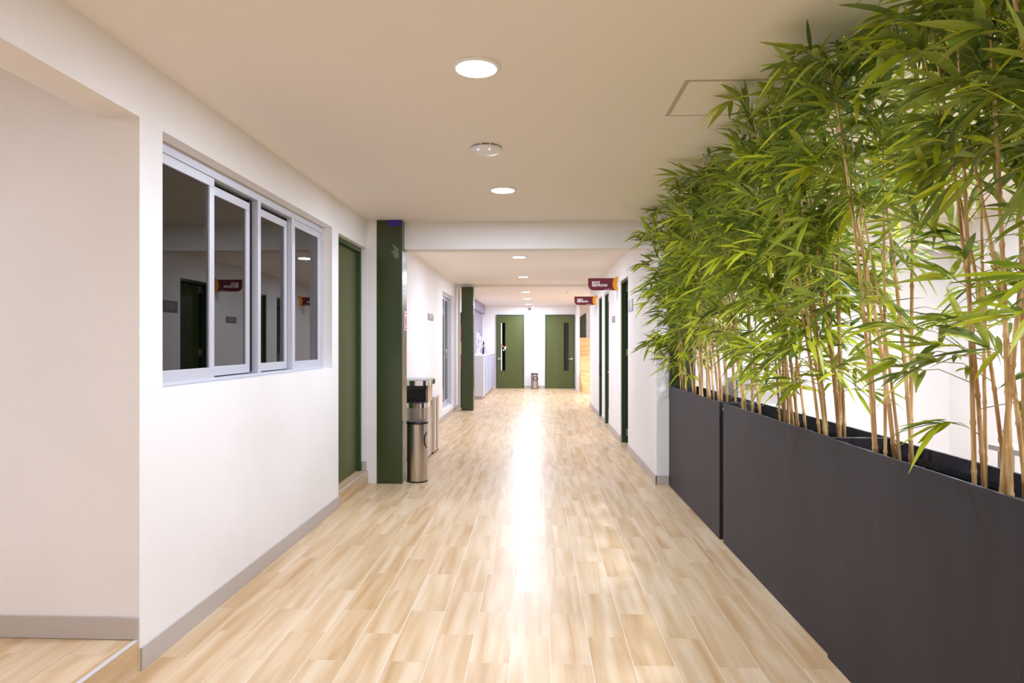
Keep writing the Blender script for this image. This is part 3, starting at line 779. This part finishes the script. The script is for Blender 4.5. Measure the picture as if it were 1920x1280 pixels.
planter(1.436, 1.30, 3.275, 'charcoal metal planter nearest the viewer, cut by the picture edge')
tag(MB().box(1.47, 1.70, 5.137, 5.213, .3, 1.04).build('joint_strip', M['gap']), 'black joint piece closing the gap between the far and middle planters', 'joint strip')
tag(MB().lathe(1.467, 5.175, [(.007, 1.03), (.008, 1.036), (.007, 1.045)], 10).build('bolt', M['chrome']), 'small shiny bolt at the top of the gap between two planters', 'bolt')

# ------------------------------------------------------------------ bamboo
def leaf(b, p, d, n, L_, W_, droop):
    d = d.normalized(); side = d.cross(n)
    if side.length < 1e-4: side = d.orthogonal()
    side.normalize(); n = side.cross(d).normalized()
    prof = ((0, .10), (.14, .62), (.38, 1.0), (.66, .80), (.86, .40), (1.0, .02))
    vs = []
    for t_, w_ in prof:
        c = p + d * (L_ * t_) + Vector((0, 0, -1)) * (droop * L_ * t_ * t_)
        w2 = W_ * .5 * w_
        vs += [c - side * w2 + n * w2 * .35, c, c + side * w2 + n * w2 * .35]
    if max(v.z for v in vs) > ZC - .006:
        dz = max(v.z for v in vs) - (ZC - .006); vs = [Vector((v.x, v.y, v.z - dz * 1.2)) for v in vs]
    if max(v.y for v in vs) > 7.10: return
    fs = []
    for k in range(len(prof) - 1):
        a = 3 * k; fs += [(a, a + 1, a + 4, a + 3), (a + 1, a + 2, a + 5, a + 4)]
    b.add(vs, fs, True)

def bamboo(seed, y, label, ncane=8, hmin=2.3, hmax=2.86, zlow=1.5, dens=1.0, spread=.24, low=.25, x=1.59, leafscale=1.5, reach=.34, left=0.0, sparse=()):
    rnd = random.Random(seed)
    t = thing('potted_bamboo', (x, y, .716), label, 'potted bamboo', 'potted bamboo plants in the planter row')
    MB().lathe(x, y, [(.095, .717), (.120, .99), (.126, .99), (.126, 1.015), (.118, 1.015), (.116, .985)], 28).build('pot', M['cane_pot'], t)
    MB().lathe(x, y, [(.115, .97), (.115, .985), (.001, .992)], 20).build('soil', M['soil'], t)
    fol = MB(); br = MB(); nleaf = 0
    for ci in range(ncane):
        a = 2 * pi * (ci * .38 + rnd.uniform(-.06, .06)); r0 = rnd.uniform(.03, .098)
        base = Vector((x + r0 * cos(a), y + r0 * sin(a), .98))
        top_z = rnd.uniform(hmin, hmax); ly = rnd.gauss(0, spread * .8); lx = rnd.gauss(-.07 - left * .7, spread * .75)
        lx = max(-.46, min(.35, lx)); ly = max(-.35, min(.35, ly, 7.03 - y))
        def P(z, lx=lx, ly=ly, base=base, top_z=top_z):
            u = (z - .98) / (top_z - .98); return Vector((base.x + lx * (u * .45 + .55 * u * u), base.y + ly * (u * .45 + .55 * u * u), z))
        rad = rnd.uniform(.006, .0105); zs = []; z = .98; rs = []
        ns = rnd.uniform(.16, .22); pts = []; nodes_z = []
        nz = .98 + rnd.uniform(.05, .2)
        while nz < top_z - .03: nodes_z.append(nz); nz += ns * rnd.uniform(.85, 1.15)
        seq = [(.98, 1.0)]
        for q in nodes_z: seq += [(q - .012, 1.0), (q - .003, 1.28), (q + .003, 1.28), (q + .012, 1.0)]
        seq.append((top_z, .5))
        for zz, k in seq:
            u = (zz - .98) / (top_z - .98); pts.append(P(zz)); rs.append(rad * k * (1 - .62 * u ** 1.5))
        MB().tube(pts, rs, 7).build('cane', M['cane'], t, recalc=False)
        # twigs and leaves
        z = zlow + rnd.uniform(-.1, .25)
        while z < top_z + .01:
            u = (z - zlow) / max(.1, top_z - zlow)
            prob = low if z < zlow + .45 else 1.0
            for (sa, sb, sp) in sparse:
                if sa < z < sb: prob = sp
            for _ in range(2 if rnd.random() < .7 else 3):
                if rnd.random() > prob * dens: continue
                a = rnd.uniform(0, 2 * pi); el = rnd.uniform(.0, .9) if z < top_z - .3 else rnd.uniform(.3, 1.2)
                Lt = rnd.uniform(.10, reach) * (1 - .35 * max(0, u - .7) / .3)
                d = Vector((cos(a) * cos(el), sin(a) * cos(el), sin(el)))
                p0 = P(min(z, top_z)); tip = p0 + d * Lt; mid = p0 + d * Lt * .55 + Vector((0, 0, .015))
                tip.z -= Lt * Lt * .35
                tip.y = min(tip.y, 7.09); mid.y = min(mid.y, 7.08)
                if tip.z > ZC - .03: tip.z = ZC - .03 - rnd.uniform(0, .05)
                if mid.z > ZC - .02: mid.z = ZC - .03
                br.tube([p0, mid, tip], [.0022, .0018, .0012], 3, cap=False, smooth=True)
                dd = (tip - mid).normalized()
                k = rnd.randint(4, 6)
                for j in range(k):      # fan at the tip
                    ang = (j - (k - 1) / 2) / k * 2.3 + rnd.uniform(-.2, .2)
                    up = Vector((rnd.uniform(-.9, .9), rnd.uniform(-.9, .9), 1)).normalized()
                    q = Matrix.Rotation(ang, 3, up) @ dd
                    q.z += rnd.uniform(-.25, .2)
                    leaf(fol, tip + Vector((rnd.uniform(-.01, .01),) * 3), q, up, rnd.uniform(.085, .165) * leafscale, rnd.uniform(.014, .021) * leafscale, rnd.uniform(.0, .45)); nleaf += 1
                m_ = rnd.randint(2, 4)
                for j in range(m_):
                    s_ = rnd.uniform(.35, .95); pp = p0.lerp(mid, s_ / .55) if s_ < .55 else mid.lerp(tip, (s_ - .55) / .45)
                    up = Vector((rnd.uniform(-1, 1), rnd.uniform(-1, 1), 1)).normalized()
                    q = Matrix.Rotation(rnd.choice((-1, 1)) * rnd.uniform(.5, 1.1), 3, up) @ dd; q.z += rnd.uniform(-.3, .2)
                    leaf(fol, pp, q, up, rnd.uniform(.07, .14) * leafscale, rnd.uniform(.012, .018) * leafscale, rnd.uniform(0, .5)); nleaf += 1
            z += rnd.uniform(.075, .125)
    fol.add(br.v, br.f, True, 1)
    fol.build('foliage', [M['leaf'], M['branch']], t, recalc=False)
    return nleaf
bamboo(11, 6.86, 'tall potted bamboo at the far end of the planters, beside the wall corner', 8, 2.5, 2.84, 1.25, 1.0, .20, .6, left=.22)
bamboo(12, 6.18, 'second bamboo from the far end, dense bushy crown over the far planter', 9, 2.45, 2.84, 1.45, 1.0, .20, .4, left=.16)
bamboo(13, 5.52, 'bamboo with thin twiggy canes at the near end of the far planter', 7, 2.5, 2.86, 1.5, 1.0, .20, .35, left=.15)
bamboo(14, 4.92, 'bamboo with thick tan canes at the far end of the middle planter', 8, 2.5, 2.88, 1.4, 1.0, .20, .35, left=.2)
bamboo(15, 4.12, 'bamboo standing in the middle of the middle planter, thin canes with low leaves', 9, 2.55, 2.88, 1.3, 1.0, .17, .45, left=.22)
bamboo(16, 3.56, 'bamboo in a round black pot at the near end of the middle planter', 8, 2.55, 2.88, 1.35, 1.0, .17, .4, left=.24)
bamboo(17, 2.98, 'bamboo with bare straight tan canes just past the planter joint, leaves only high up', 7, 2.72, 2.88, 1.6, 1.3, .14, .12, reach=.34, left=.16, sparse=((1.3, 2.12, .12),))
bamboo(18, 2.30, 'large near bamboo with long bright leaves, second from the right picture edge', 8, 2.5, 2.87, 1.25, 1.0, .12, .2, reach=.30, left=.05, sparse=((1.3, 2.1, .2),))
bamboo(19, 1.90, 'nearest bamboo, cut by the right edge of the picture', 6, 2.5, 2.87, 1.35, 1.0, .12, .3, reach=.30, sparse=((1.3, 2.0, .25),))

# ------------------------------------------------------------------ things in the room behind the planters
pr = thing('office_printer', (2.4, 7.3, 0), 'grey office machine glimpsed between the bamboo canes by the back wall', 'printer')
MB().box(2.14, 2.66, 7.08, 7.52, .001, .80).build('cabinet', M['whitegrey'], pr, bevel=.004)
MB().box(2.16, 2.64, 7.10, 7.50, .80, 1.17).build('casing', M['grey'], pr, bevel=.012)
b = MB(); b.box(2.20, 2.45, 7.092, 7.099, 1.06, 1.12); b.build('control_panel', M['plate'], pr)
MB().box(2.20, 2.56, 7.06, 7.099, .88, .90).build('paper_tray', M['white'], pr)
tb = thing('side_table', (2.55, 3.1, 0), 'white side table behind the nearest planter at the right picture edge', 'table')
MB().box(2.36, 3.2, 2.9, 3.5, 1.0, 1.03).build('tabletop', M['white'], tb, bevel=.003)
for x_, y_ in ((2.39, 2.93), (3.12, 2.93), (2.39, 3.42), (3.12, 3.42)): MB().box(x_, x_ + .05, y_, y_ + .05, .001, 1.0).build('leg', M['whitegrey'], tb)
bx = thing('display_box', (2.4, 3.1, 1.031), 'pale grey box standing on the white side table behind the bamboo', 'box')
MB().box(2.44, 2.80, 3.0, 3.25, 1.031, 1.12).build('box_body', M['whitegrey'], bx, bevel=.01)
